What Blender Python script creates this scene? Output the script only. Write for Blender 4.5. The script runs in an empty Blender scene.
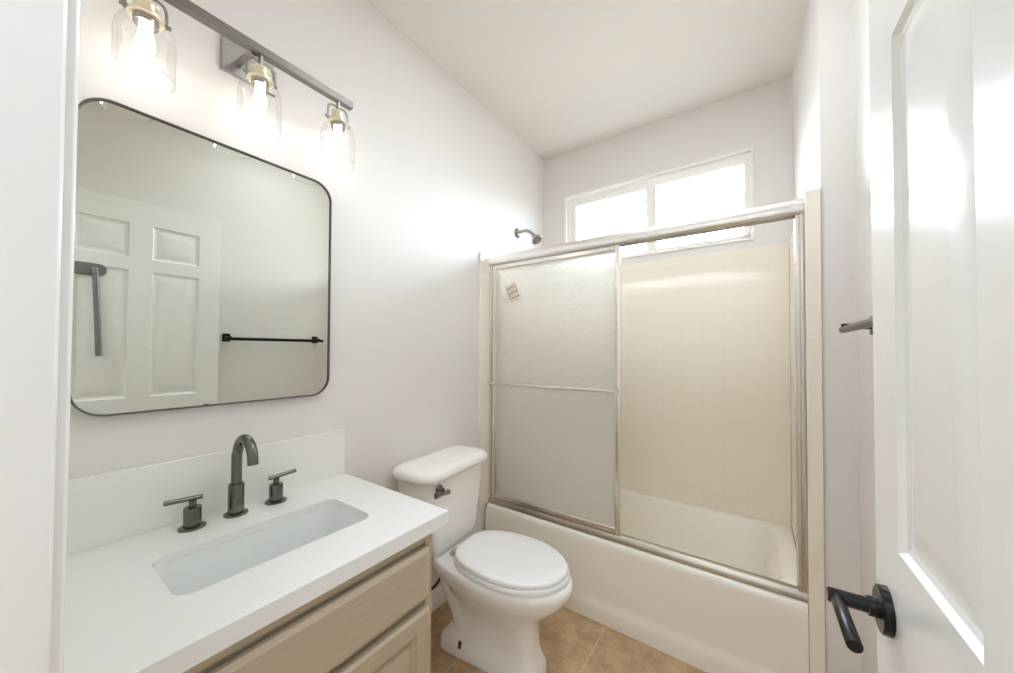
import bpy, bmesh, math, random
from mathutils import Vector, Matrix
R = math.radians
C = bpy.context.scene.collection

# ---------------------------------------------------------------- camera
cam_d = bpy.data.cameras.new('camera'); cam = bpy.data.objects.new('camera', cam_d); C.objects.link(cam)
F, PX, PY = 356.05, 503.16, 344.34
yw, pt, rl = R(35.274), R(1.010), R(0.284)
fw = Vector((-math.sin(yw)*math.cos(pt), math.cos(yw)*math.cos(pt), math.sin(pt)))
rt = Vector((math.cos(yw), math.sin(yw), 0)); up = rt.cross(fw)
rt2 = rt*math.cos(rl) + up*math.sin(rl); up2 = -rt*math.sin(rl) + up*math.cos(rl)
m = Matrix((rt2, up2, -fw)).transposed().to_4x4(); m.translation = Vector((1.3376, 0, 1.3095))
cam.matrix_world = m
cam_d.sensor_width = 36; cam_d.lens = F*36/1014
cam_d.shift_x = (507-PX)/1014; cam_d.shift_y = (PY-336.5)/1014
cam_d.clip_start = 0.02
bpy.context.scene.camera = cam

# ---------------------------------------------------------------- world, exposure
w = bpy.data.worlds.new('world'); bpy.context.scene.world = w; w.use_nodes = True
bg = w.node_tree.nodes['Background']; bg.inputs[0].default_value = (0.91, 0.975, 1.07, 1); bg.inputs[1].default_value = 11.0
_n = w.node_tree.nodes; _l = w.node_tree.links                     # bright overcast sky above a darker ground
_tc = _n.new('ShaderNodeTexCoord'); _sx = _n.new('ShaderNodeSeparateXYZ'); _cr = _n.new('ShaderNodeValToRGB')
_l.new(_tc.outputs['Generated'], _sx.inputs[0]); _l.new(_sx.outputs['Z'], _cr.inputs[0]); _l.new(_cr.outputs[0], bg.inputs[0])
_cr.color_ramp.elements[0].position = 0; _cr.color_ramp.elements[0].color = (.16, .165, .16, 1)
_cr.color_ramp.elements[1].position = .04; _cr.color_ramp.elements[1].color = (.86, .96, 1.10, 1)
vs = bpy.context.scene.view_settings
bpy.context.scene.display_settings.display_device = 'sRGB'
vs.view_transform = 'Standard'; vs.look = 'None'; vs.gamma = 1; vs.use_curve_mapping = False
vs.exposure = 1.0
cy = bpy.context.scene.cycles
cy.max_bounces = 16; cy.diffuse_bounces = 12; cy.glossy_bounces = 6; cy.transmission_bounces = 10; cy.transparent_max_bounces = 16
BULB = 8.0
def fill_light(name, loc, sx, sy, watts, col=(.90, .975, 1.09)):
    l = bpy.data.lights.new(name, 'AREA'); l.shape = 'RECTANGLE'; l.size = sx; l.size_y = sy; l.energy = watts; l.color = col
    o = bpy.data.objects.new(name, l); C.objects.link(o); o.location = loc; return o
fill_light('bathroom_fill_light', (1.02, 1.15, 2.785), .5, .5, 4.6)  # added fill just under the ceiling, no fixture modelled
fill_light('hallway_fill_light', (1.1, -.75, 2.785), 1.2, .6, 13, (.85, .965, 1.13))  # added fill behind the camera, lights the room through the doorway

# ---------------------------------------------------------------- materials
def srgb(r, g, b):
    f = lambda c: (c/255/12.92) if c/255 <= .04045 else ((c/255+.055)/1.055)**2.4
    return (f(r), f(g), f(b), 1)
def mat(name, col, rough=.5, metal=0, bump=0, bscale=100, spec=None, coat=0, **kw):
    m = bpy.data.materials.new(name); m.use_nodes = True
    nt = m.node_tree; p = nt.nodes['Principled BSDF']
    p.inputs['Base Color'].default_value = col; p.inputs['Roughness'].default_value = rough
    p.inputs['Metallic'].default_value = metal
    if spec is not None: p.inputs['Specular IOR Level'].default_value = spec
    if coat: p.inputs['Coat Weight'].default_value = coat; p.inputs['Coat Roughness'].default_value = .05
    if bump:
        tc = nt.nodes.new('ShaderNodeTexCoord'); n = nt.nodes.new('ShaderNodeTexNoise'); b = nt.nodes.new('ShaderNodeBump')
        n.inputs['Scale'].default_value = bscale; n.inputs['Detail'].default_value = 3
        b.inputs['Strength'].default_value = bump; b.inputs['Distance'].default_value = .002
        nt.links.new(tc.outputs['Object'], n.inputs['Vector']); nt.links.new(n.outputs['Fac'], b.inputs['Height'])
        nt.links.new(b.outputs['Normal'], p.inputs['Normal'])
    return m
M = {}
M['wall'] = mat('wall_paint', srgb(232,229,225), .6, bump=.12, bscale=90, spec=.3)
M['ceiling'] = mat('ceiling_paint', srgb(233,229,223), .6, bump=.15, bscale=90)
M['trim'] = mat('white_trim_paint', srgb(238,237,234), .25)
M['door'] = mat('door_paint', srgb(241,241,238), .23, bump=.04, bscale=60)
M['ceramic'] = mat('white_porcelain', srgb(249,247,243), .07)
M['seat'] = mat('white_seat_plastic', srgb(246,246,245), .12)
M['tub'] = mat('cream_enamel', srgb(246,240,228), .12)
M['quartz'] = mat('white_quartz', srgb(240,239,236), .22)
M['basin'] = mat('white_basin', srgb(232,235,233), .08)
M['gun'] = mat('gunmetal', srgb(112,112,106), .24, 1.0)
M['black'] = mat('matte_black_metal', srgb(40,40,40), .28, .7)
M['frame_dark'] = mat('dark_mirror_frame', srgb(104,100,94), .35, .6)
M['chrome'] = mat('chrome', srgb(222,218,210), .12, 1.0)
M['steel'] = mat('dark_chrome', srgb(140,138,134), .2, 1.0)
M['nickel'] = mat('brushed_nickel', srgb(160,157,152), .28, 1.0)
M['bar_grey'] = mat('grey_metal_bar', srgb(128,124,118), .42, .5)
M['plate'] = mat('grey_backplate', srgb(165,163,158), .38, .75)
M['brass'] = mat('pale_brass', srgb(240,228,200), .3, .7)
M['track'] = mat('dark_track_metal', srgb(196,188,174), .33, 1.0)  # darker, browner metal than the rest of the frame
M['alu_satin'] = mat('satin_aluminium', srgb(243,241,237), .32, 1.0)
M['alu'] = mat('polished_aluminium', srgb(236,232,225), .24, 1.0)
M['mirror'] = mat('mirror_silver', srgb(216,217,207), .0, 1.0)
M['vinyl'] = mat('window_vinyl', srgb(247,245,240), .35)
M['hose'] = mat('black_hose', srgb(40,42,42), .4)
M['rust'] = mat('rusty_bolt', srgb(74,60,46), .6, .3)
M['caulk'] = mat('aged_caulk', srgb(205,186,160), .7)
M['sticker'] = mat('paper_sticker', srgb(222,213,195), .5)
M['ink'] = mat('sticker_print', srgb(178,142,120), .6)
M['grey_tube'] = mat('grey_tube', srgb(128,128,126), .35, .6)
M['dark'] = mat('dark_gap', srgb(60,52,44), .8)

def emis(name, col, s):
    m = bpy.data.materials.new(name); m.use_nodes = True; nt = m.node_tree; nt.nodes.clear()
    o = nt.nodes.new('ShaderNodeOutputMaterial'); e = nt.nodes.new('ShaderNodeEmission')
    e.inputs[0].default_value = col; e.inputs[1].default_value = s; nt.links.new(e.outputs[0], o.inputs[0]); return m
M['bulb'] = emis('lit_bulb', (1, .93, .86, 1), BULB)

def thin_glass(name, tint, refl=.5, rough=.0, edge=0.0):
    m = bpy.data.materials.new(name); m.use_nodes = True; nt = m.node_tree; nt.nodes.clear()
    o = nt.nodes.new('ShaderNodeOutputMaterial'); t = nt.nodes.new('ShaderNodeBsdfTransparent'); g = nt.nodes.new('ShaderNodeBsdfGlossy')
    mx = nt.nodes.new('ShaderNodeMixShader'); fr = nt.nodes.new('ShaderNodeLayerWeight'); mu = nt.nodes.new('ShaderNodeMath')
    mu.operation = 'MULTIPLY'; mu.inputs[1].default_value = refl; fr.inputs[0].default_value = .25
    t.inputs[0].default_value = tint; g.inputs['Roughness'].default_value = rough
    nt.links.new(fr.outputs[0], mu.inputs[0]); nt.links.new(mu.outputs[0], mx.inputs[0])
    nt.links.new(t.outputs[0], mx.inputs[1]); nt.links.new(g.outputs[0], mx.inputs[2]); nt.links.new(mx.outputs[0], o.inputs[0])
    if edge:
        lw = nt.nodes.new('ShaderNodeLayerWeight'); lw.inputs[0].default_value = .5
        pw = nt.nodes.new('ShaderNodeMath'); pw.operation = 'POWER'; pw.inputs[1].default_value = 8.5
        mc = nt.nodes.new('ShaderNodeMix'); mc.data_type = 'RGBA'; mc.inputs['A'].default_value = tint; mc.inputs['B'].default_value = (edge, edge, edge, 1)
        nt.links.new(lw.outputs['Facing'], pw.inputs[0]); nt.links.new(pw.outputs[0], mc.inputs['Factor']); nt.links.new(mc.outputs['Result'], t.inputs[0])
    return m
M['jar'] = thin_glass('clear_glass_jar', (.99, .99, .985, 1), .35, .02, .8)
M['pane'] = thin_glass('window_pane', (.97, .98, .97, 1), .6)

def obscure(name, milk):
    m = bpy.data.materials.new(name); m.use_nodes = True; nt = m.node_tree; nt.nodes.clear()
    N = nt.nodes.new; L = nt.links.new
    o = N('ShaderNodeOutputMaterial'); rf = N('ShaderNodeBsdfRefraction'); tl = N('ShaderNodeBsdfTranslucent'); gl = N('ShaderNodeBsdfGlossy')
    rf.inputs['Color'].default_value = (1, .995, .975, 1); rf.inputs['Roughness'].default_value = .14; rf.inputs['IOR'].default_value = 1.08
    tl.inputs['Color'].default_value = (.99, .975, .93, 1); gl.inputs['Roughness'].default_value = .22
    m1 = N('ShaderNodeMixShader'); m1.inputs[0].default_value = .22; m2 = N('ShaderNodeMixShader')
    lw = N('ShaderNodeLayerWeight'); lw.inputs[0].default_value = .22
    tc = N('ShaderNodeTexCoord'); v = N('ShaderNodeTexNoise'); b = N('ShaderNodeBump')
    v.inputs['Scale'].default_value = 95; v.inputs['Detail'].default_value = 2
    b.inputs['Strength'].default_value = .9; b.inputs['Distance'].default_value = .012
    L(tc.outputs['Object'], v.inputs['Vector']); L(v.outputs['Fac'], b.inputs['Height'])
    for n in (rf, gl, tl): L(b.outputs[0], n.inputs['Normal'])
    L(rf.outputs[0], m1.inputs[1]); L(tl.outputs[0], m1.inputs[2]); L(lw.outputs['Fresnel'], m2.inputs[0])
    df = N('ShaderNodeBsdfDiffuse'); df.inputs['Color'].default_value = (.99, .965, .895, 1); m3 = N('ShaderNodeMixShader'); m3.inputs[0].default_value = milk
    L(m1.outputs[0], m3.inputs[1]); L(df.outputs[0], m3.inputs[2]); L(m3.outputs[0], m2.inputs[1]); L(gl.outputs[0], m2.inputs[2]); L(m2.outputs[0], o.inputs[0])
    return m
M['obscure'] = obscure('obscure_rain_glass', .42)
M['obscure_rear'] = obscure('obscure_rear_glass', .06)

def tile_mat(name, c1, c2, grout, size, mortar, rough, off=(0,0,0), noise=0, swap=None, bump=.3):
    """square tiles laid in object XY; swap = rotation that brings the wanted plane to XY"""
    m = bpy.data.materials.new(name); m.use_nodes = True; nt = m.node_tree; p = nt.nodes['Principled BSDF']
    tc = nt.nodes.new('ShaderNodeTexCoord'); sx = nt.nodes.new('ShaderNodeSeparateXYZ'); cb = nt.nodes.new('ShaderNodeCombineXYZ')
    nt.links.new(tc.outputs['Object'], sx.inputs[0])
    a, b_ = swap or ('X', 'Y')
    ad1 = nt.nodes.new('ShaderNodeMath'); ad1.operation = 'ADD'; ad1.inputs[1].default_value = off[0]
    ad2 = nt.nodes.new('ShaderNodeMath'); ad2.operation = 'ADD'; ad2.inputs[1].default_value = off[1]
    nt.links.new(sx.outputs[a], ad1.inputs[0]); nt.links.new(sx.outputs[b_], ad2.inputs[0])
    nt.links.new(ad1.outputs[0], cb.inputs[0]); nt.links.new(ad2.outputs[0], cb.inputs[1])
    br = nt.nodes.new('ShaderNodeTexBrick'); br.offset = 0; br.squash = 1
    br.inputs['Scale'].default_value = 1; br.inputs['Brick Width'].default_value = size; br.inputs['Row Height'].default_value = size
    br.inputs['Mortar Size'].default_value = mortar; br.inputs['Mortar Smooth'].default_value = .3
    br.inputs['Color1'].default_value = c1; br.inputs['Color2'].default_value = c2; br.inputs['Mortar'].default_value = grout
    nt.links.new(cb.outputs[0], br.inputs['Vector'])
    out = br.outputs['Color']
    if noise:
        n = nt.nodes.new('ShaderNodeTexNoise'); n.inputs['Scale'].default_value = 9; n.inputs['Detail'].default_value = 9; n.inputs['Roughness'].default_value = .72
        nt.links.new(tc.outputs['Object'], n.inputs['Vector'])
        cr = nt.nodes.new('ShaderNodeValToRGB'); cr.color_ramp.elements[0].position = .33; cr.color_ramp.elements[1].position = .68
        cr.color_ramp.elements[0].color = (.60, .55, .50, 1); cr.color_ramp.elements[1].color = (1.35, 1.32, 1.28, 1)
        mx = nt.nodes.new('ShaderNodeMix'); mx.data_type = 'RGBA'; mx.blend_type = 'MULTIPLY'; mx.inputs['Factor'].default_value = noise
        nt.links.new(n.outputs['Fac'], cr.inputs[0]); nt.links.new(out, mx.inputs['A']); nt.links.new(cr.outputs[0], mx.inputs['B'])
        out = mx.outputs['Result']
    nt.links.new(out, p.inputs['Base Color'])
    bp = nt.nodes.new('ShaderNodeBump'); bp.inputs['Strength'].default_value = bump; bp.inputs['Distance'].default_value = .002; bp.invert = True
    nt.links.new(br.outputs['Fac'], bp.inputs['Height']); nt.links.new(bp.outputs[0], p.inputs['Normal'])
    p.inputs['Roughness'].default_value = rough
    return m
M['floor'] = tile_mat('floor_tile', srgb(192,165,131), srgb(185,158,125), srgb(203,183,154), .45, .005, .4, (.15, .065), .85)
TC = (srgb(247,239,226), srgb(247,239,225), srgb(244,235,220))
M['tile_xz'] = tile_mat('shower_tile_back', *TC, .108, .0022, .13, (0, .055), 0, ('X', 'Z'), .12)
M['tile_yz'] = tile_mat('shower_tile_side', *TC, .108, .0022, .13, (.03, .055), 0, ('Y', 'Z'), .12)

def wood():
    m = bpy.data.materials.new('greige_wood'); m.use_nodes = True; nt = m.node_tree; p = nt.nodes['Principled BSDF']
    tc = nt.nodes.new('ShaderNodeTexCoord'); mp = nt.nodes.new('ShaderNodeMapping'); mp.inputs['Scale'].default_value = (60, 6, 160)
    n = nt.nodes.new('ShaderNodeTexNoise'); n.inputs['Scale'].default_value = 1.6; n.inputs['Detail'].default_value = 6; n.inputs['Distortion'].default_value = .4
    cr = nt.nodes.new('ShaderNodeValToRGB'); cr.color_ramp.elements[0].position = .3; cr.color_ramp.elements[1].position = .7
    cr.color_ramp.elements[0].color = srgb(183,168,145); cr.color_ramp.elements[1].color = srgb(192,178,155)
    nt.links.new(tc.outputs['Object'], mp.inputs[0]); nt.links.new(mp.outputs[0], n.inputs['Vector']); nt.links.new(n.outputs['Fac'], cr.inputs[0])
    nt.links.new(cr.outputs[0], p.inputs['Base Color']); p.inputs['Roughness'].default_value = .33
    return m
M['wood'] = wood()

# ---------------------------------------------------------------- helpers
def obj(name, bm, m, parent=None, smooth=False, bevel=0, seg=2, ang=35, subsurf=0):
    bmesh.ops.recalc_face_normals(bm, faces=bm.faces)
    me = bpy.data.meshes.new(name); bm.to_mesh(me); bm.free()
    o = bpy.data.objects.new(name, me); C.objects.link(o)
    ms = m if isinstance(m, (list, tuple)) else [m]
    for x in ms: me.materials.append(x)
    if bevel:
        b = o.modifiers.new('bevel', 'BEVEL'); b.width = bevel; b.segments = seg; b.limit_method = 'ANGLE'; b.angle_limit = R(40)
    if subsurf:
        s = o.modifiers.new('sub', 'SUBSURF'); s.levels = subsurf; s.render_levels = subsurf
    if smooth or bevel:
        for f in me.polygons: f.use_smooth = True
        try:
            me.set_sharp_from_angle(angle=R(ang))
        except Exception: pass
    if parent: o.parent = parent
    return o
def empty(name, loc=(0,0,0), rz=0):
    o = bpy.data.objects.new(name, None); C.objects.link(o); o.location = loc; o.rotation_euler = (0,0,rz); o.empty_display_size = .05
    return o
def tag(o, label=None, cat=None, group=None, kind=None):
    if label: o['label'] = label
    if cat: o['category'] = cat
    if group: o['group'] = group
    if kind: o['kind'] = kind
    return o
def bx(bm, lo, hi, mi=0):
    vs_ = [bm.verts.new((x,y,z)) for x in (lo[0],hi[0]) for y in (lo[1],hi[1]) for z in (lo[2],hi[2])]
    fs = [(0,1,3,2),(4,6,7,5),(0,4,5,1),(2,3,7,6),(0,2,6,4),(1,5,7,3)]
    out = []
    for f in fs:
        q = bm.faces.new([vs_[i] for i in f]); q.material_index = mi; out.append(q)
    return out
def box(lo, hi):
    bm = bmesh.new(); bx(bm, lo, hi); return bm
def boxes(*L):
    bm = bmesh.new()
    for lo, hi in L: bx(bm, lo, hi)
    return bm
def loft(bm, rings, cap0=True, cap1=True, close=False):
    V = [[bm.verts.new(p) for p in r] for r in rings]; n = len(V[0])
    pairs = list(zip(V, V[1:])) + ([(V[-1], V[0])] if close else [])
    for a, b in pairs:
        for i in range(n): bm.faces.new((a[i], a[(i+1)%n], b[(i+1)%n], b[i]))
    if not close:
        if cap0: bm.faces.new(V[0])
        if cap1: bm.faces.new(V[-1])
    return V
def prism(bm, pts, ax, a, b):
    """extrude 2-D polygon along axis ax from a to b"""
    def P(q, t):
        return {'x': (t,q[0],q[1]), 'y': (q[0],t,q[1]), 'z': (q[0],q[1],t)}[ax]
    loft(bm, [[P(q,a) for q in pts], [P(q,b) for q in pts]])
def lathe(bm, prof, c=(0,0,0), axis='z', n=32, cap0=True, cap1=True):
    rings = []
    for r, h in prof:
        ring = []
        for i in range(n):
            a = 2*math.pi*i/n; u, v = r*math.cos(a), r*math.sin(a)
            p = {'z': (u,v,h), 'x': (h,u,v), 'y': (u,h,v)}[axis]
            ring.append((c[0]+p[0], c[1]+p[1], c[2]+p[2]))
        rings.append(ring)
    loft(bm, rings, cap0, cap1)
def tube(bm, pts, r, n=16, caps=True, closed=False):
    pts = [Vector(p) for p in pts]; rings = []; N = len(pts)
    rr = r if isinstance(r, (list, tuple)) else [r]*N
    nrm = None
    for i, p in enumerate(pts):
        if closed: t = (pts[(i+1)%N]-pts[i-1]).normalized()
        else: t = ((pts[min(i+1,N-1)]-p).normalized() + (p-pts[max(i-1,0)]).normalized()).normalized()
        if nrm is None:
            nrm = t.orthogonal().normalized()
        else:
            nrm = (nrm - t*nrm.dot(t)).normalized()
        b = t.cross(nrm)
        rings.append([p + (nrm*math.cos(2*math.pi*k/n) + b*math.sin(2*math.pi*k/n))*rr[i] for k in range(n)])
    loft(bm, rings, caps, caps, close=closed)
def rrect(x0, x1, y0, y1, r, k=6):
    P = []
    for cx, cy, a0 in ((x1-r,y1-r,0),(x0+r,y1-r,90),(x0+r,y0+r,180),(x1-r,y0+r,270)):
        for i in range(k+1):
            a = R(a0+90*i/k); P.append((cx+r*math.cos(a), cy+r*math.sin(a)))
    return P
def bez(p0, p1, p2, p3, n=12):
    p0, p1, p2, p3 = map(Vector, (p0,p1,p2,p3))
    return [p0*(1-t)**3 + p1*3*t*(1-t)**2 + p2*3*t*t*(1-t) + p3*t**3 for t in [i/n for i in range(n+1)]]

# ---------------------------------------------------------------- room shell
H = 2.796; YB = 2.435; YN = .04; XR = 1.625; TH = .12
floor = obj('floor', box((-.25, -1.45, -.1), (2.35, 2.6, 0)), M['floor']); tag(floor, kind='structure')
ceil = obj('ceiling', box((-.25, -1.45, H), (2.35, 2.6, H+.1)), M['ceiling']); tag(ceil, kind='structure')
wl = obj('wall_left', box((-.12, -.08, 0), (0, YB+.12, H)), M['wall']); tag(wl, kind='structure')
# back wall with the window hole
WX0, WX1, WZ0, WZ1 = .180, 1.337, 1.938, 2.460
wb = obj('wall_back', boxes(((0,YB,0),(1.8,YB+TH,WZ0)), ((0,YB,WZ1),(1.8,YB+TH,H)), ((0,YB,WZ0),(WX0,YB+TH,WZ1)), ((WX1,YB,WZ0),(1.8,YB+TH,WZ1))), M['wall'])
tag(wb, kind='structure')
bm = bmesh.new()
bx(bm, (XR, -.08, 0), (1.8, 1.70, H))
prism(bm, [(1.534,1.70),(1.8,1.70),(1.8,YB),(1.511,YB)], 'z', 0, H)
wr = obj('wall_right', bm, M['wall']); tag(wr, kind='structure')
# near wall with the doorway: the camera looks in through it
DX0, DX1, DH = .78, 1.535, 2.15
wn = obj('wall_front', boxes(((0,-.08,0),(DX0,YN,H)), ((DX1,-.08,0),(XR,YN-.01,H)), ((DX0,-.08,DH+.02),(DX1,YN-.01,H))), M['wall'])
tag(wn, kind='structure')
hl = obj('wall_hallway', boxes(((-.25,-1.45,0),(2.35,-1.35,H)), ((-.25,-1.35,0),(-.15,-.08,H)), ((2.25,-1.35,0),(2.35,-.08,H)), ((1.8,-.08,0),(2.35,.02,H)), ((-.25,-.08,0),(-.12,.02,H))), M['wall'])
tag(hl, kind='structure')
# door jamb and stops of the doorway
j = obj('trim_1', boxes(((DX0,-.09,0),(.792,.041,DH)), ((.792,-.09,0),(.800,.0325,DH)), ((DX1-.02,-.09,0),(DX1,.036,DH)), ((.800,-.09,DH),(DX1-.02,.036,DH+.02))), M['trim'], bevel=.003)
tag(j, kind='structure')
bb = bmesh.new()
rings = []
for y in (.755, 1.645):
    rings.append([(x, y, z) for x, z in ((0,0),(.013,0),(.013,.078),(.009,.086),(.008,.094),(.003,.1),(0,.1))])
loft(bb, rings)
b = obj('baseboard_left', bb, M['trim'], bevel=.001); tag(b, kind='structure')

# shower tile cladding (parts of the walls they cover)
obj('tile_cladding', box((0, 1.640, .39), (.012, YB, 1.895)), M['tile_yz'], wl, bevel=.002)
obj('tile_cladding', box((.012, YB-.012, .39), (1.489, YB, 1.895)), M['tile_xz'], wb)
bm = bmesh.new(); prism(bm, [(1.490,1.694),(1.533,1.694),(1.533,1.70),(1.511,YB),(1.490,YB)], 'z', 0, 1.900)
obj('tile_cladding', bm, M['tile_yz'], wr, bevel=.002)
obj('caulk_line', box((1.5325, 1.6945, 0), (1.536, 1.70, 1.90)), M['caulk'], wr)

# ---------------------------------------------------------------- window
win = empty('window_1', ((WX0+WX1)/2, YB, WZ0)); tag(win, kind='structure')
def wpart(name, bm, m, parent=None, **k):
    o = obj(name, bm, m, parent or win, **k); 
    if not parent: o.matrix_parent_inverse = Matrix.Translation(-win.location)
    return o
def frame_xz(bm, x0, x1, z0, z1, wl_, wr_, wb_, wt_, y0, y1):
    bx(bm, (x0,y0,z0),(x0+wl_,y1,z1)); bx(bm, (x1-wr_,y0,z0),(x1,y1,z1))
    bx(bm, (x0+wl_,y0,z0),(x1-wr_,y1,z0+wb_)); bx(bm, (x0+wl_,y0,z1-wt_),(x1-wr_,y1,z1))
bm = bmesh.new(); frame_xz(bm, WX0, WX1, WZ0, WZ1, .014, .014, .012, .014, YB-.012, YB+.07)
fo = wpart('window_frame', bm, M['vinyl'], bevel=.002)
bm = bmesh.new(); frame_xz(bm, WX0+.014, WX1-.014, WZ0+.012, WZ1-.014, .022, .014, .012, .022, YB+.012, YB+.065)
wpart('inner_frame', bm, M['vinyl'], bevel=.002)
for (x0, x1, g0, g1, yy) in ((WX0+.036, .79, .259, .755, YB+.022), (.772, WX1-.028, .821, 1.292, YB+.004)):
    bm = bmesh.new(); frame_xz(bm, x0, x1, WZ0+.024, WZ1-.036, g0-x0, x1-g1, 1.974-WZ0-.024, WZ1-.036-2.385, yy, yy+.02)
    s = wpart('sash', bm, M['vinyl'], bevel=.002)
    g = obj('glass', box((g0-.004, yy+.008, 1.97), (g1+.004, yy+.012, 2.389)), M['pane'], s)
bm = box((1.285, YB-.012, 1.965), (1.315, YB+.006, 1.985)); wpart('latch', bm, M['vinyl'], bevel=.003)

# ---------------------------------------------------------------- bathtub
tub = empty('bathtub', (.745, 2.06, 0))
tag(tub, 'cream enamelled bathtub built in wall to wall beyond the toilet', 'bathtub')
bm = bmesh.new()
def rr3(x0,x1,y0,y1,r,z): return [(a,b,z) for a,b in rrect(x0,x1,y0,y1,r,8)]
X0, X1, Y0, Y1 = .013, 1.489, 1.690, YB-.0125
rings = [rr3(X0,X1,Y0+.04,Y1,.004,.0), rr3(X0,X1,Y0+.04,Y1,.004,.386), rr3(X0+.002,X1-.002,Y0+.044,Y1-.002,.004,.392),
         rr3(.07,1.43,Y0+.085,Y1-.045,.11,.392), rr3(.08,1.42,Y0+.094,Y1-.053,.11,.385),
         rr3(.12,1.36,Y0+.13,Y1-.08,.12,.16), rr3(.17,1.32,Y0+.17,Y1-.12,.1,.09), rr3(.25,1.25,Y0+.24,Y1-.2,.08,.075)]
loft(bm, rings)
t = obj('tub_shell', bm, M['tub'], tub, smooth=True, ang=50); t.matrix_parent_inverse = Matrix.Translation(-tub.location)
# apron: slightly recessed upper field over a projecting foot band
prof = [(0,.0),(0,.062),(.003,.076),(.011,.098),(.014,.115),(.014,.345),(.015,.366),(.019,.381),(.026,.3885),(.0398,.3895),(.0398,.0)]
rings = []
for x, k in ((X0,.62),(X0+.04,.62),(X0+.08,1),(X1-.07,1),(X1-.03,.62),(X1,.62)):
    rings.append([(x, Y0 + (d*k if d < .0145 else d), z) for d, z in prof])
bm = bmesh.new(); loft(bm, rings)
t = obj('apron', bm, M['tub'], tub, smooth=True, ang=75); t.matrix_parent_inverse = Matrix.Translation(-tub.location)
bm = bmesh.new(); lathe(bm, [(.028,.0765),(.028,.079),(.02,.081)], (.33, 2.07, 0)); 
t = obj('drain', bm, M['chrome'], tub, smooth=True); t.matrix_parent_inverse = Matrix.Translation(-tub.location)

# ---------------------------------------------------------------- shower enclosure frame
def child(name, bm, m, root, **k):
    o = obj(name, bm, m, root, **k)
    o.matrix_parent_inverse = (Matrix.Translation(root.location) @ root.rotation_euler.to_matrix().to_4x4()).inverted() if root.parent is None else Matrix.Identity(4)
    return o
FY = 1.723
enc = empty('shower_door_frame', (.75, FY+.025, .392)); tag(enc, 'polished metal frame round the bathtub opening, from tub rim to header', 'shower frame')
def yzprism(pts, x0, x1):
    bm = bmesh.new(); loft(bm, [[(x0,a,b) for a,b in pts], [(x1,a,b) for a,b in pts]]); return bm
child('header', yzprism([(FY,1.832),(FY-.004,1.84),(FY-.006,1.858),(FY-.003,1.876),(FY+.004,1.886),(FY+.05,1.886),(FY+.05,1.826),(FY+.044,1.826),(FY+.044,1.85),(FY+.006,1.85),(FY+.006,1.829)], .0125, 1.4895), M['alu_satin'], enc, smooth=True, ang=50)
child('bottom_track', yzprism([(FY,.3925),(FY,.404),(FY+.004,.412),(FY+.010,.422),(FY+.016,.424),(FY+.018,.41),(FY+.03,.41),(FY+.032,.418),(FY+.048,.418),(FY+.05,.3925)], .0125, 1.4895), M['track'], enc, smooth=True, ang=40)
for x0, x1, s in ((.0125, .030, 1), (1.462, 1.4895, -1)):
    bm = bmesh.new()
    if s == 1:
        pts = [(x0,FY+.002),(x0+.004,FY-.002),(x1-.004,FY-.001),(x1,FY+.004),(x1,FY+.018),(x1-.004,FY+.02),(x1-.004,FY+.03),(x1,FY+.032),(x1,FY+.05),(x0,FY+.05)]
    else:
        pts = [(x1,FY+.002),(x1-.005,FY-.003),(x1-.011,FY+.001),(x1-.013,FY+.004),(x1-.017,FY-.001),(x0+.003,FY-.001),(x0,FY+.004),(x0,FY+.018),(x0+.004,FY+.02),(x0+.004,FY+.03),(x0,FY+.032),(x0,FY+.05),(x1,FY+.05)]
    prism(bm, pts, 'z', .4245 if s == -1 else .4245, 1.8255)
    child('wall_jamb', bm, M['alu'], enc, smooth=True, ang=40)

# sliding panels, both pushed to the left
def panel(x0, x1, y, z0, z1, label, glass='obscure'):
    p = empty('sliding_glass_panel', ((x0+x1)/2, y, z0)); tag(p, label, 'shower door', 'sliding obscure glass panels of the shower')
    g = child('glass', box((x0+.012, y-.0025, z0+.012), (x1-.012, y+.0025, z1-.012)), M[glass], p)
    st = .026
    for a in (x0, x1-st):
        bm = bmesh.new(); prism(bm, [(a,y-.007),(a+.004,y-.009),(a+st-.004,y-.009),(a+st,y-.007),(a+st,y+.008),(a,y+.008)], 'z', z0, z1)
        child('stile', bm, M['alu'], p, smooth=True, ang=30)
    for a, b_, n in ((z0, z0+.028, 'bottom_rail'), (z1-.024, z1, 'top_rail')):
        child(n, yzprism([(y-.006,a),(y-.0085,a+.004),(y-.0085,b_-.004),(y-.006,b_),(y+.007,b_),(y+.007,a)], x0+st, x1-st), M['alu'], p, smooth=True, ang=30)
    return p
op = panel(.036, .806, FY+.011, .428, 1.826, 'front sliding panel of rippled glass, the one with a towel bar across it')
ip = panel(.060, .800, FY+.037, .424, 1.824, 'rear sliding panel of rippled glass, pushed behind the panel with the towel bar', 'obscure_rear')
# towel bar on the front panel
bm = bmesh.new(); tube(bm, [(.045, 1.684, 1.118), (.790, 1.684, 1.118)], .0095, 16)
tb = child('towel_bar', bm, M['alu'], op, smooth=True)
for x in (.052, .793):
    bm = bmesh.new(); lathe(bm, [(.013,1.6755),(.015,1.679),(.015,1.689),(.010,1.694),(.009,1.7248)], (x, 0, 1.118), 'y', 20)
    child('bar_bracket', bm, M['chrome'], op, smooth=True)
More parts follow.
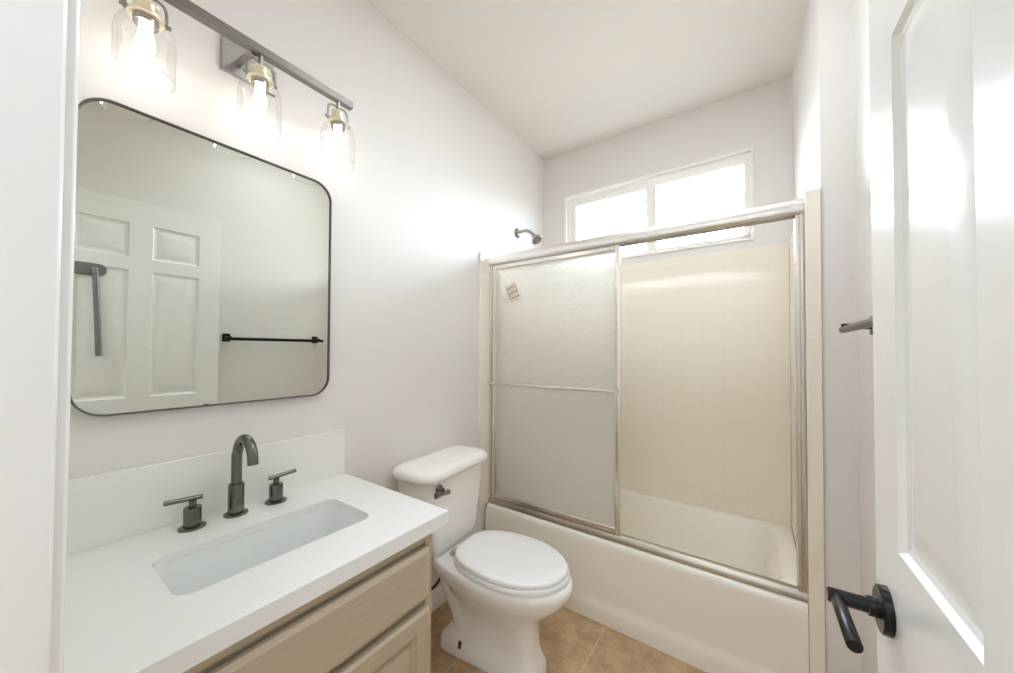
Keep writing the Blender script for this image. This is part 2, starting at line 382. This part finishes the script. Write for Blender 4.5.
# sticker on the glass
def sticker():
    y = FY+.0079
    a = R(18); c = Vector((.182, y, 1.648))
    def P(u, v, d): return (c.x+u*math.cos(a)-v*math.sin(a), y-d, c.z+v*math.cos(a)+u*math.sin(a))
    bm = bmesh.new(); loft(bm, [[P(u,v,0) for u,v in ((-.042,-.052),(.040,-.052),(.040,.052),(-.042,.052))], [P(u,v,.0004) for u,v in ((-.042,-.052),(.040,-.052),(.040,.052),(-.042,.052))]])
    s = child('sticker', bm, M['sticker'], op)
    bm = bmesh.new()
    for v, u0, u1 in ((.035,-.038,.034),(.002,-.034,.038),(-.03,-.026,.038),(.022,-.036,-.028),(-.012,-.034,-.020),(-.047,-.028,-.016)):
        loft(bm, [[P(u,w_,.0004) for u,w_ in ((u0,v-.003),(u1,v-.003),(u1,v+.004),(u0,v+.004))], [P(u,w_,.0008) for u,w_ in ((u0,v-.003),(u1,v-.003),(u1,v+.004),(u0,v+.004))]])
    o = obj('printed_lines', bm, M['ink'], s)
    tag(s, 'small pale warning sticker with brown lines of print')
sticker()

# ---------------------------------------------------------------- shower head
sh = empty('shower_head', (0, 2.05, 2.12)); tag(sh, 'small round shower head on a bent arm high on the left wall', 'shower head')
bm = bmesh.new(); lathe(bm, [(.034,.0005),(.034,.004),(.026,.012),(.013,.018)], (0,2.05,2.12), 'x', 28); child('flange', bm, M['nickel'], sh, smooth=True)
arm = bez((.012,2.05,2.12),(.07,2.05,2.135),(.10,2.05,2.12),(.132,2.05,2.083),10)
bm = bmesh.new(); tube(bm, arm, .0105, 14); child('arm', bm, M['nickel'], sh, smooth=True)
bm = bmesh.new(); lathe(bm, [(.0,0.0),(.012,.001),(.015,.012),(.014,.018),(.022,.028),(.034,.042),(.037,.048),(.037,.056),(.033,.059),(0,.059)], (0,0,0), 'z', 28, False, False)
ax = Vector((.62, 0, -.78)).normalized(); q = Vector((0,0,1)).rotation_difference(ax)
bmesh.ops.transform(bm, matrix=Matrix.Translation((.128,2.05,2.088)) @ q.to_matrix().to_4x4(), verts=bm.verts); bmesh.ops.remove_doubles(bm, verts=bm.verts, dist=1e-5)
hd = child('head', bm, M['nickel'], sh, smooth=True)
bm = bmesh.new()
for k in range(10):
    a = 2*math.pi*k/10; lathe(bm, [(.0032,.0588),(.0028,.0615)], (.023*math.cos(a), .023*math.sin(a), 0), 'z', 8)
bmesh.ops.transform(bm, matrix=Matrix.Translation((.128,2.05,2.088)) @ q.to_matrix().to_4x4(), verts=bm.verts)
nz = obj('spray_nozzles', bm, M['dark'], hd)

# ---------------------------------------------------------------- vanity cabinet
VY0, VY1 = .042, .752
van = empty('vanity_cabinet', (.27, (VY0+VY1)/2, 0)); tag(van, 'greige wood vanity cabinet with raised panel doors under the white counter', 'cabinet')
child('carcass', boxes(((.004,VY0,.10),(.530,VY0+.018,.780)), ((.004,VY1-.018,0),(.530,VY1,.780)), ((.004,VY0+.018,.10),(.53,VY1-.018,.118)), ((.004,VY0+.018,.118),(.016,VY1-.018,.780)), ((.05,VY0,0),(.46,VY1-.018,.10))), M['wood'], van)
bm = bmesh.new()
for a, b_, c_, d_ in ((VY0,VY0+.04,.10,.780), (VY1-.026,VY1,.10,.780), (VY0+.04,VY1-.026,.752,.780), (VY0+.04,VY1-.026,.52,.572), (VY0+.04,VY1-.026,.10,.14), ((VY0+VY1)/2-.02,(VY0+VY1)/2+.02,.14,.53)):
    bx(bm, (.5305,a,c_), (.550,b_,d_))
bx(bm, (.5305,VY0+.0405,.573), (.543,VY1-.0265,.600)); bx(bm, (.5305,VY0+.0405,.735), (.541,VY1-.0265,.7515))
child('face_frame', bm, M['wood'], van, bevel=.001)
def nested(bm, P, u0, u1, v0, v1, prof):
    """nested rectangles: prof = [(inset, depth)...]; last one is filled"""
    prev = None
    for ins, d in prof:
        r = [bm.verts.new(P(u, v, d)) for u, v in ((u0+ins,v0+ins),(u1-ins,v0+ins),(u1-ins,v1-ins),(u0+ins,v1-ins))]
        if prev:
            for i in range(4): bm.faces.new((prev[i], prev[(i+1)%4], r[(i+1)%4], r[i]))
        prev = r
    bm.faces.new(prev)
def slab(P, u0, u1, v0, v1, panels, prof, edge, thick):
    """door slab: face with nested panels, rounded edge (edge = inset, depth), flat back"""
    bm = bmesh.new(); e, ed = edge
    us = sorted({u0+e, u1-e} | {p[0] for p in panels} | {p[1] for p in panels}); vs2 = sorted({v0+e, v1-e} | {p[2] for p in panels} | {p[3] for p in panels})
    for a, b_ in zip(us, us[1:]):
        for c_, d_ in zip(vs2, vs2[1:]):
            hit = [p for p in panels if p[0]-1e-6 <= a and b_ <= p[1]+1e-6 and p[2]-1e-6 <= c_ and d_ <= p[3]+1e-6]
            if hit: continue
            bm.faces.new([bm.verts.new(P(u, v, 0)) for u, v in ((a,c_),(b_,c_),(b_,d_),(a,d_))])
    for p in panels: nested(bm, P, p[0], p[1], p[2], p[3], prof)
    o = [(u0+e,v0+e),(u1-e,v0+e),(u1-e,v1-e),(u0+e,v1-e)]; q_ = [(u0,v0),(u1,v0),(u1,v1),(u0,v1)]
    A = [bm.verts.new(P(u,v,0)) for u,v in o]; B = [bm.verts.new(P(u,v,ed)) for u,v in q_]; D = [bm.verts.new(P(u,v,thick)) for u,v in q_]
    for i in range(4):
        k = (i+1)%4; bm.faces.new((A[i],A[k],B[k],B[i])); bm.faces.new((B[i],B[k],D[k],D[i]))
    bm.faces.new(D); bmesh.ops.remove_doubles(bm, verts=bm.verts, dist=1e-5)
    return bm
Pc = lambda u, v, d: (.570-d, u, v)
child('false_drawer_front', slab(Pc, VY0+.014, .7285, .596, .743, [], [], (.012,.007), .0195), M['wood'], van, smooth=True, ang=20)
cp = [(0,0),(.002,.004),(.008,.005),(.011,.009),(.014,.013),(.022,.0135),(.025,.006),(.044,.003)]
for u0, u1 in ((VY0+.014, .388), (.394, .7285)):
    d = child('door', slab(Pc, u0, u1, .125, .573, [(u0+.047, u1-.047, .175, .523)], cp, (.008,.005), .0195), M['wood'], van, smooth=True, ang=20)

# ---------------------------------------------------------------- countertop, backsplash, sink
CT = .8225
SX0, SX1, SY0, SY1 = .197, .419, .206, .643
ct = empty('countertop', (.28, .42, .7825)); tag(ct, 'white quartz countertop with square front edge and sink cutout on vanity', 'countertop')
def slab_hole(x0,x1,y0,y1,z0,z1,hole,zd):
    bm = bmesh.new(); cx, cy = (SX0+SX1)/2, (SY0+SY1)/2; outer = []
    for hx, hy in hole:
        dx, dy = hx-cx, hy-cy; ts = []
        if dx > 0: ts.append((x1-cx)/dx)
        if dx < 0: ts.append((x0-cx)/dx)
        if dy > 0: ts.append((y1-cy)/dy)
        if dy < 0: ts.append((y0-cy)/dy)
        t = min(ts); outer.append([cx+dx*t, cy+dy*t])
    for c in ((x0,y0),(x1,y0),(x1,y1),(x0,y1)):
        k = min(range(len(outer)), key=lambda i: (outer[i][0]-c[0])**2+(outer[i][1]-c[1])**2); outer[k] = list(c)
    n = len(hole)
    def shrink(p, d): return (min(max(p[0], x0+d), x1-d), min(max(p[1], y0+d), y1-d))
    inn = [shrink(p, .035) for p in outer]
    L = [[bm.verts.new((a,b,z)) for a,b in P] for P, z in ((hole,z0),(hole,z1),(outer,z1),(outer,zd),(inn,zd),(inn,z0))]
    for A, B in zip(L, L[1:]+L[:1]):
        for i in range(n):
            k = (i+1)%n; bm.faces.new((A[i],A[k],B[k],B[i]))
    return bm
bm = slab_hole(.002, .574, VY0, .797, CT-.02, CT, rrect(SX0,SX1,SY0,SY1,.035,8), .7825)
child('slab', bm, M['quartz'], ct, bevel=.0008)
child('backsplash', box((.002, VY0, CT+.0002), (.017, .792, .998)), M['quartz'], ct, bevel=.0015)
sk = empty('undermount_sink', (.31, .425, .65)); tag(sk, 'rectangular white undermount sink basin set in the countertop', 'sink')
def r3(g, z, r): return [(a,b,z) for a,b in rrect(SX0+g,SX1-g,SY0+g,SY1-g,r,8)]
bm = bmesh.new()
rings = [r3(-.018,.8020,.045), r3(-.002,.8020,.037), r3(.0,.797,.037), r3(.005,.71,.04), r3(.012,.672,.045), r3(.035,.656,.04), r3(.09,.650,.015)]
V = loft(bm, rings, False, True)
rings2 = [r3(-.018,.8020,.045), r3(-.018,.790,.045), r3(-.008,.69,.045), r3(.03,.640,.04)]
loft(bm, rings2, False, True)
child('basin', bm, M['basin'], sk, smooth=True, ang=60)
bm = bmesh.new(); lathe(bm, [(.022,.6503),(.022,.6525),(.015,.6515)], ((SX0+SX1)/2, (SY0+SY1)/2, 0), 'z', 24); child('drain', bm, M['chrome'], sk, smooth=True)

# ---------------------------------------------------------------- faucet set
CTf = CT+.0003
fa = empty('bathroom_faucet', (.080, .414, CT)); tag(fa, 'gunmetal gooseneck faucet with two lever handles behind the sink', 'faucet')
child('base_ring', (lambda bm: (lathe(bm, [(.030,CTf),(.030,CTf+.004),(.024,CTf+.007)], (.080,.412,0)), bm)[1])(bmesh.new()), M['gun'], fa, smooth=True)
child('spout_base', (lambda bm: (lathe(bm, [(.0195,CTf+.007),(.020,CTf+.010),(.020,CTf+.088),(.019,CTf+.090)], (.080,.412,0)), bm)[1])(bmesh.new()), M['gun'], fa, smooth=True)
def spout_pts():
    pts = [(.080,.412,CTf+.088), (.080,.412,.996)]
    cx, cz, r = .080+.055, .996, .055
    for k in range(1, 17):
        a = math.pi - math.pi*k/16*.97
        pts.append((cx+r*math.cos(a), .414, cz+r*math.sin(a)))
    pts.append((pts[-1][0]+.002, .414, pts[-1][2]-.014)); return pts
SPP = spout_pts()
bm = bmesh.new(); tube(bm, SPP, .0135, 20); child('spout', bm, M['gun'], fa, smooth=True)
def handle(y, dy):
    bm = bmesh.new(); lathe(bm, [(.019,CTf+.0055),(.0195,CTf+.009),(.0195,CTf+.054),(.0185,CTf+.056)], (.080,y,0)); h = child('handle', bm, M['gun'], fa, smooth=True)
    bm = bmesh.new(); lathe(bm, [(.030,CTf),(.030,CTf+.004),(.024,CTf+.007)], (.080,y,0)); obj('base_ring', bm, M['gun'], h, smooth=True)
    bm = bmesh.new(); lathe(bm, [(.0085,CTf+.056),(.0085,CTf+.074)], (.080,y,0), n=20); obj('stem', bm, M['gun'], h, smooth=True)
    bm = bmesh.new(); tube(bm, [(.080,y-dy*.021,CTf+.078),(.080,y+dy*.059,CTf+.083)], .0062, 16); obj('lever', bm, M['gun'], h, smooth=True)
handle(.312, -1)
handle(.520, 1)

# ---------------------------------------------------------------- mirror
MY0, MY1, MZ0, MZ1 = .094, .722, 1.141, 1.934
mi = empty('wall_mirror', (0, (MY0+MY1)/2, MZ0)); tag(mi, 'rounded rectangular wall mirror in a thin dark frame above the sink', 'mirror')
def rryz(g, r, x): return [(x,a,b) for a,b in rrect(MY0+g, MY1-g, MZ0+g, MZ1-g, r, 12)]
bm = bmesh.new(); loft(bm, [rryz(0,.065,.001), rryz(0,.065,.024), rryz(.0045,.0605,.024), rryz(.0045,.0605,.001)], close=True)
child('frame', bm, M['frame_dark'], mi, bevel=.001)
bm = bmesh.new(); loft(bm, [rryz(.0048,.0602,.002), rryz(.0048,.0602,.018)])
child('glass', bm, M['mirror'], mi)

# ---------------------------------------------------------------- vanity light
vl = empty('vanity_light', (0, .44, 2.22)); tag(vl, 'three lamp wall light with grey bar and clear glass shades above mirror', 'wall light')
child('backplate', box((.0005,.376,2.170),(.014,.528,2.276)), M['plate'], vl, bevel=.002)
bm = bmesh.new(); tube(bm, bez((.012,.418,2.206),(.05,.418,2.206),(.08,.421,2.199),(.112,.426,2.203),8), .0095, 14); child('mounting_arm', bm, M['nickel'], vl, smooth=True)
child('bar', box((.106,.146,2.201),(.130,.740,2.226)), M['bar_grey'], vl, bevel=.001)
def lamp(y):
    c = (.119, y, 0)
    bm = bmesh.new(); lathe(bm, [(.0065,2.160),(.0065,2.2008)], c, n=16)
    hold = child('lamp_holder', bm, M['nickel'], vl, smooth=True)
    def sub(n, bm, m, **k): return obj(n, bm, m, hold, **k)
    # child() baked the holder's parent inverse; sub-parts share world coordinates with it
    bm = bmesh.new(); lathe(bm, [(.012,2.161),(.024,2.160),(.025,2.154),(.0235,2.152),(.0235,2.136),(.028,2.134),(.030,2.128),(.034,2.126),(.034,2.121),(.0235,2.120)], c, n=28)
    sub('brass_collar', bm, M['brass'], smooth=True, ang=30)
    bm = bmesh.new(); lathe(bm, [(.0235,2.1195),(.0235,2.106),(.0190,2.106),(.0190,2.117),(.0,2.117)], c, n=28, cap0=True, cap1=False); bmesh.ops.remove_doubles(bm, verts=bm.verts, dist=1e-6)
    sub('socket_ring', bm, M['nickel'], smooth=True, ang=30)
    bm = bmesh.new()
    pts = [(.119, y-.037, 2.122), (.119, y-.037, 2.158)] + [(.119, y-.022-.015*math.cos(a), 2.158+.022*math.sin(a)) for a in (R(30), R(60), R(90))] + [(.119, y+.022+.015*math.cos(a), 2.158+.022*math.sin(a)) for a in (R(90), R(60), R(30))] + [(.119, y+.037, 2.158), (.119, y+.037, 2.122)]
    tube(bm, pts, .0036, 10)
    for s in (-1, 1): tube(bm, [(.119, y+s*.027, 2.129), (.119, y+s*.046, 2.129)], .0048, 10)
    sub('bail', bm, M['nickel'], smooth=True)
    prof = [(.0300,2.112),(.036,2.1115),(.046,2.104),(.053,2.090),(.0560,2.070),(.0560,1.980)]
    prof = prof + [(.0572,1.9785),(.0568,1.9765),(.0552,1.9765),(.0546,1.9785),(.0546,1.9815)]
    bm = bmesh.new(); lathe(bm, prof, c, n=48, cap0=False, cap1=False)
    sub('glass_shade', bm, M['jar'], smooth=True, ang=60)
    bm = bmesh.new(); lathe(bm, [(.0,2.036),(.008,2.0375),(.015,2.043),(.0185,2.052),(.0185,2.062),(.0155,2.075),(.0125,2.088),(.0115,2.1165)], c, n=24, cap0=False, cap1=True); bmesh.ops.remove_doubles(bm, verts=bm.verts, dist=1e-6)
    sub('light_bulb', bm, M['bulb'], smooth=True)
for y in (.194, .442, .688): lamp(y)

# ---------------------------------------------------------------- toilet (built along +X from the wall, local frame)
TR = empty('toilet', (.010, 1.218, 0), R(4.0)); tag(TR, 'white two piece toilet with closed lid between the vanity and bathtub', 'toilet')
def tpart(n, bm, m, parent=None, **k): return obj(n, bm, m, parent or TR, **k)
def egg(x0, x1, z, wr_, wm, wf, n=2.4, K=64, nr=None):
    out = []
    for i in range(K):
        a = 2*math.pi*i/K; ca, sa = math.cos(a), math.sin(a)
        nn = (nr or n) if ca < 0 else n
        s = (1 + math.copysign(abs(ca)**(2/nn), ca))/2
        if s < .5: wdt = wr_ + (wm-wr_)*(math.sin((s*2)*math.pi/2))
        else: wdt = wm + (wf-wm)*(1-math.cos((s-.5)*2*math.pi/2))
        out.append((x0+(x1-x0)*s, math.copysign(abs(sa)**(2/nn), sa)*wdt, z))
    return out
bm = bmesh.new()
rings = [egg(.160,.632,0,.108,.080,.096,4.5), egg(.160,.632,.036,.108,.080,.096,4.5), egg(.166,.626,.054,.100,.074,.090,4.2), egg(.185,.616,.075,.088,.064,.086,3.8),
         egg(.205,.608,.11,.066,.060,.084,3.4), egg(.205,.606,.17,.060,.066,.088,3.2), egg(.185,.618,.225,.066,.082,.100,2.9), egg(.150,.645,.27,.082,.118,.126,2.6),
         egg(.118,.700,.312,.098,.150,.150,2.4), egg(.098,.738,.352,.108,.172,.168,2.25,nr=4), egg(.085,.752,.382,.110,.180,.175,2.2,nr=5), egg(.085,.750,.402,.110,.179,.173,2.2,nr=5), egg(.092,.740,.412,.104,.172,.165,2.2,nr=5)]
loft(bm, rings)
bowl = tpart('bowl', bm, M['ceramic'], smooth=True, ang=80)
bm = bmesh.new(); lathe(bm, [(.009,.040),(.0085,.060),(.004,.066)], (.285, -.080, 0), 'z', 12); tpart('floor_bolt', bm, M['rust'], smooth=True)
bm = bmesh.new(); tube(bm, bez((.19,0,.35),(.17,0,.20),(.30,0,.19),(.26,0,.01),12), [.080,.076,.072,.068,.066,.066,.066,.066,.066,.066,.067,.069,.070], 28)
tpart('trapway', bm, M['ceramic'], smooth=True, ang=80)
def tankring(x0, x1, hw, r, z, bow=.012):
    out = []
    for a, b in rrect(x0, x1, -hw, hw, r, 8):
        out.append((a + (bow*(1-(b/hw)**2) if a > (x0+x1)/2 else 0), b, z))
    return out
bm = bmesh.new()
loft(bm, [tankring(.050,.180,.146,.030,.414), tankring(.034,.195,.164,.045,.424), tankring(.024,.203,.174,.05,.455), tankring(.012,.212,.206,.055,.64), tankring(.008,.216,.220,.058,.754)])
tpart('tank', bm, M['ceramic'], smooth=True, ang=60)
bm = bmesh.new()
loft(bm, [tankring(.006,.222,.230,.06,.7545,.022), tankring(.002,.233,.241,.07,.760,.026), tankring(.001,.236,.244,.072,.775,.027), tankring(.002,.233,.241,.072,.789,.027), tankring(.010,.222,.230,.070,.800,.026), tankring(.025,.200,.208,.065,.807,.022), tankring(.06,.16,.17,.045,.811,.012)])
tpart('tank_lid', bm, M['ceramic'], smooth=True, ang=80)
bm = bmesh.new(); lathe(bm, [(.019,.214),(.019,.228),(.012,.232),(.010,.246)], (0, -.150, .722), 'x', 20)
lv = tpart('flush_lever', bm, M['steel'], smooth=True)
bm = bmesh.new(); tube(bm, [(.250,-.202,.716),(.252,-.192,.715),(.253,-.167,.713),(.253,-.134,.710),(.251,-.124,.709)], [.0125,.0105,.0075,.0095,.012], 12); obj('lever_arm', bm, M['steel'], lv, smooth=True)
# seat ring and lid
bm = bmesh.new()
def seat(z, g): return egg(.246+g, .738-g, z+.0265, .146-g, .178-g, .170-g, 2.1, 72, nr=3.6)
loft(bm, [seat(.3872,.006), seat(.3895,.001), seat(.403,.0), seat(.4085,.004), seat(.4085,.03)])
tpart('seat', bm, M['seat'], smooth=True, ang=50)
def lidr(z, g): return egg(.252+g, .731-g, z+.0275, .142-g, .175-g, .166-g, 2.1, 72, nr=3.6)
bm = bmesh.new()
loft(bm, [lidr(.4095,.004), lidr(.412,.0), lidr(.4225,.0), lidr(.4275,.004), lidr(.430,.014), lidr(.432,.05), lidr(.433,.10)])
tpart('lid', bm, M['seat'], smooth=True, ang=50)
for s in (-1, 1):
    bm = bmesh.new(); tube(bm, [(.238, s*.068-.022, .429), (.238, s*.068+.022, .429)], .0085, 14); bx(bm, (.228, s*.068-.014, .4125), (.246, s*.068+.014, .429))
    tpart('hinge', bm, M['chrome'], smooth=True, ang=40)
# supply hose
bm = bmesh.new(); hp = bez((.046,1.075,.41),(.03,1.09,.35),(.03,1.20,.33),(.03,1.26,.295),10) + bez((.03,1.26,.295),(.03,1.34,.25),(.03,1.345,.15),(.03,1.265,.135),12)[1:] + bez((.03,1.265,.135),(.03,1.21,.13),(.03,1.17,.15),(.018,1.13,.17),6)[1:]
tube(bm, hp, .0065, 12)
ho = obj('supply_hose', bm, M['hose'], smooth=True); tag(ho, 'thin black water supply hose looping between toilet tank and left wall', 'hose')

# ---------------------------------------------------------------- door
DA = R(1.0); D0 = Vector((1.4915, .806, 0)); du = Vector((math.sin(DA)*1, -math.cos(DA), 0)); dn = Vector((-math.cos(DA), -math.sin(DA), 0))
def Pd(u, v, d):      # u from free edge towards the hinge, d into the slab
    p = D0 + du*u - dn*d; return (p.x, p.y, v)
door = empty('door_1', tuple(Pd(.711, 0, .018))); tag(door, kind='structure')
dp = [(0,0),(.006,.007),(.014,.009),(.020,.009),(.052,.0015),(.056,.001)]
cols = ((.104,.312),(.405,.600)); rows = ((.24,.86),(1.04,1.745),(1.815,2.005))
child('door_slab', slab(Pd, 0, .711, .012, 2.128, [(a,b,c,d) for a,b in cols for c,d in rows], dp, (.0015,.0015), .035), M['door'], door, smooth=True, ang=12)
HB = Vector(Pd(.060, .937, 0))
def on(t, s=0, dz=0): p = HB + dn*t + du*s; return (p.x, p.y, p.z+dz)
bm = bmesh.new(); lathe(bm, [(.0325,0),(.0325,.009),(.030,.0105)], (0,0,0), 'z', 36)
qd = Vector((0,0,1)).rotation_difference(dn).to_matrix().to_4x4()
bmesh.ops.transform(bm, matrix=Matrix.Translation(HB + dn*.0003) @ qd, verts=bm.verts)
hd = child('door_handle', bm, M['black'], door, smooth=True, ang=30)
bm = bmesh.new(); tube(bm, [on(.0108), on(.022)], .0135, 24); obj('collar', bm, M['black'], hd, smooth=True)
bm = bmesh.new(); tube(bm, [on(.022), on(.064), on(.066)], [.0105,.0105,.009], 24); obj('neck', bm, M['black'], hd, smooth=True)
bm = bmesh.new(); tube(bm, [on(.056,-.006), on(.056,-.004), on(.056,.112), on(.056,.114)], [.0075,.0085,.0085,.0075], 24); obj('lever', bm, M['black'], hd, smooth=True)

# unidentified grey tube that shows in the mirror, fixed to the door near its hinge side
gb = empty('door_grey_tube', Pd(.52, 1.72, -.002)); tag(gb, 'grey tube hanging from an oblong plate on the door, seen in the mirror', 'unidentified fitting')
bm = bmesh.new()
pts = rrect(.485, .640, 1.690, 1.752, .030, 8); loft(bm, [[Pd(u,v,-.0005) for u,v in pts], [Pd(u,v,-.010) for u,v in pts]])
child('plate', bm, M['grey_tube'], gb, bevel=.002)
bm = bmesh.new(); tube(bm, [Pd(.530,1.722,-.0102), Pd(.530,1.722,-.014), Pd(.529,1.716,-.018), Pd(.526,1.69,-.020), Pd(.508,1.27,-.020)], .0125, 20)
child('tube', bm, M['grey_tube'], gb, smooth=True)

# ---------------------------------------------------------------- towel bar on the right wall
tr = empty('towel_bar', (XR, 1.19, 1.385)); tag(tr, 'dark towel bar on the right wall past the open door', 'towel bar')
for y in (.885, 1.478):
    bm = bmesh.new(); bx(bm, (XR-.008, y-.022, 1.362), (XR-.0005, y+.022, 1.416)); bx(bm, (1.552, y-.010, 1.378), (XR-.008, y+.010, 1.396))
    child('post', bm, M['black'], tr, bevel=.0015)
bm = bmesh.new(); tube(bm, [(1.562,.862,1.380), (1.562,1.512,1.380)], .011, 24); child('bar', bm, M['black'], tr, smooth=True)

# parent inverses for sub-parts: keep every sub-part where it was built
bpy.context.view_layer.update()
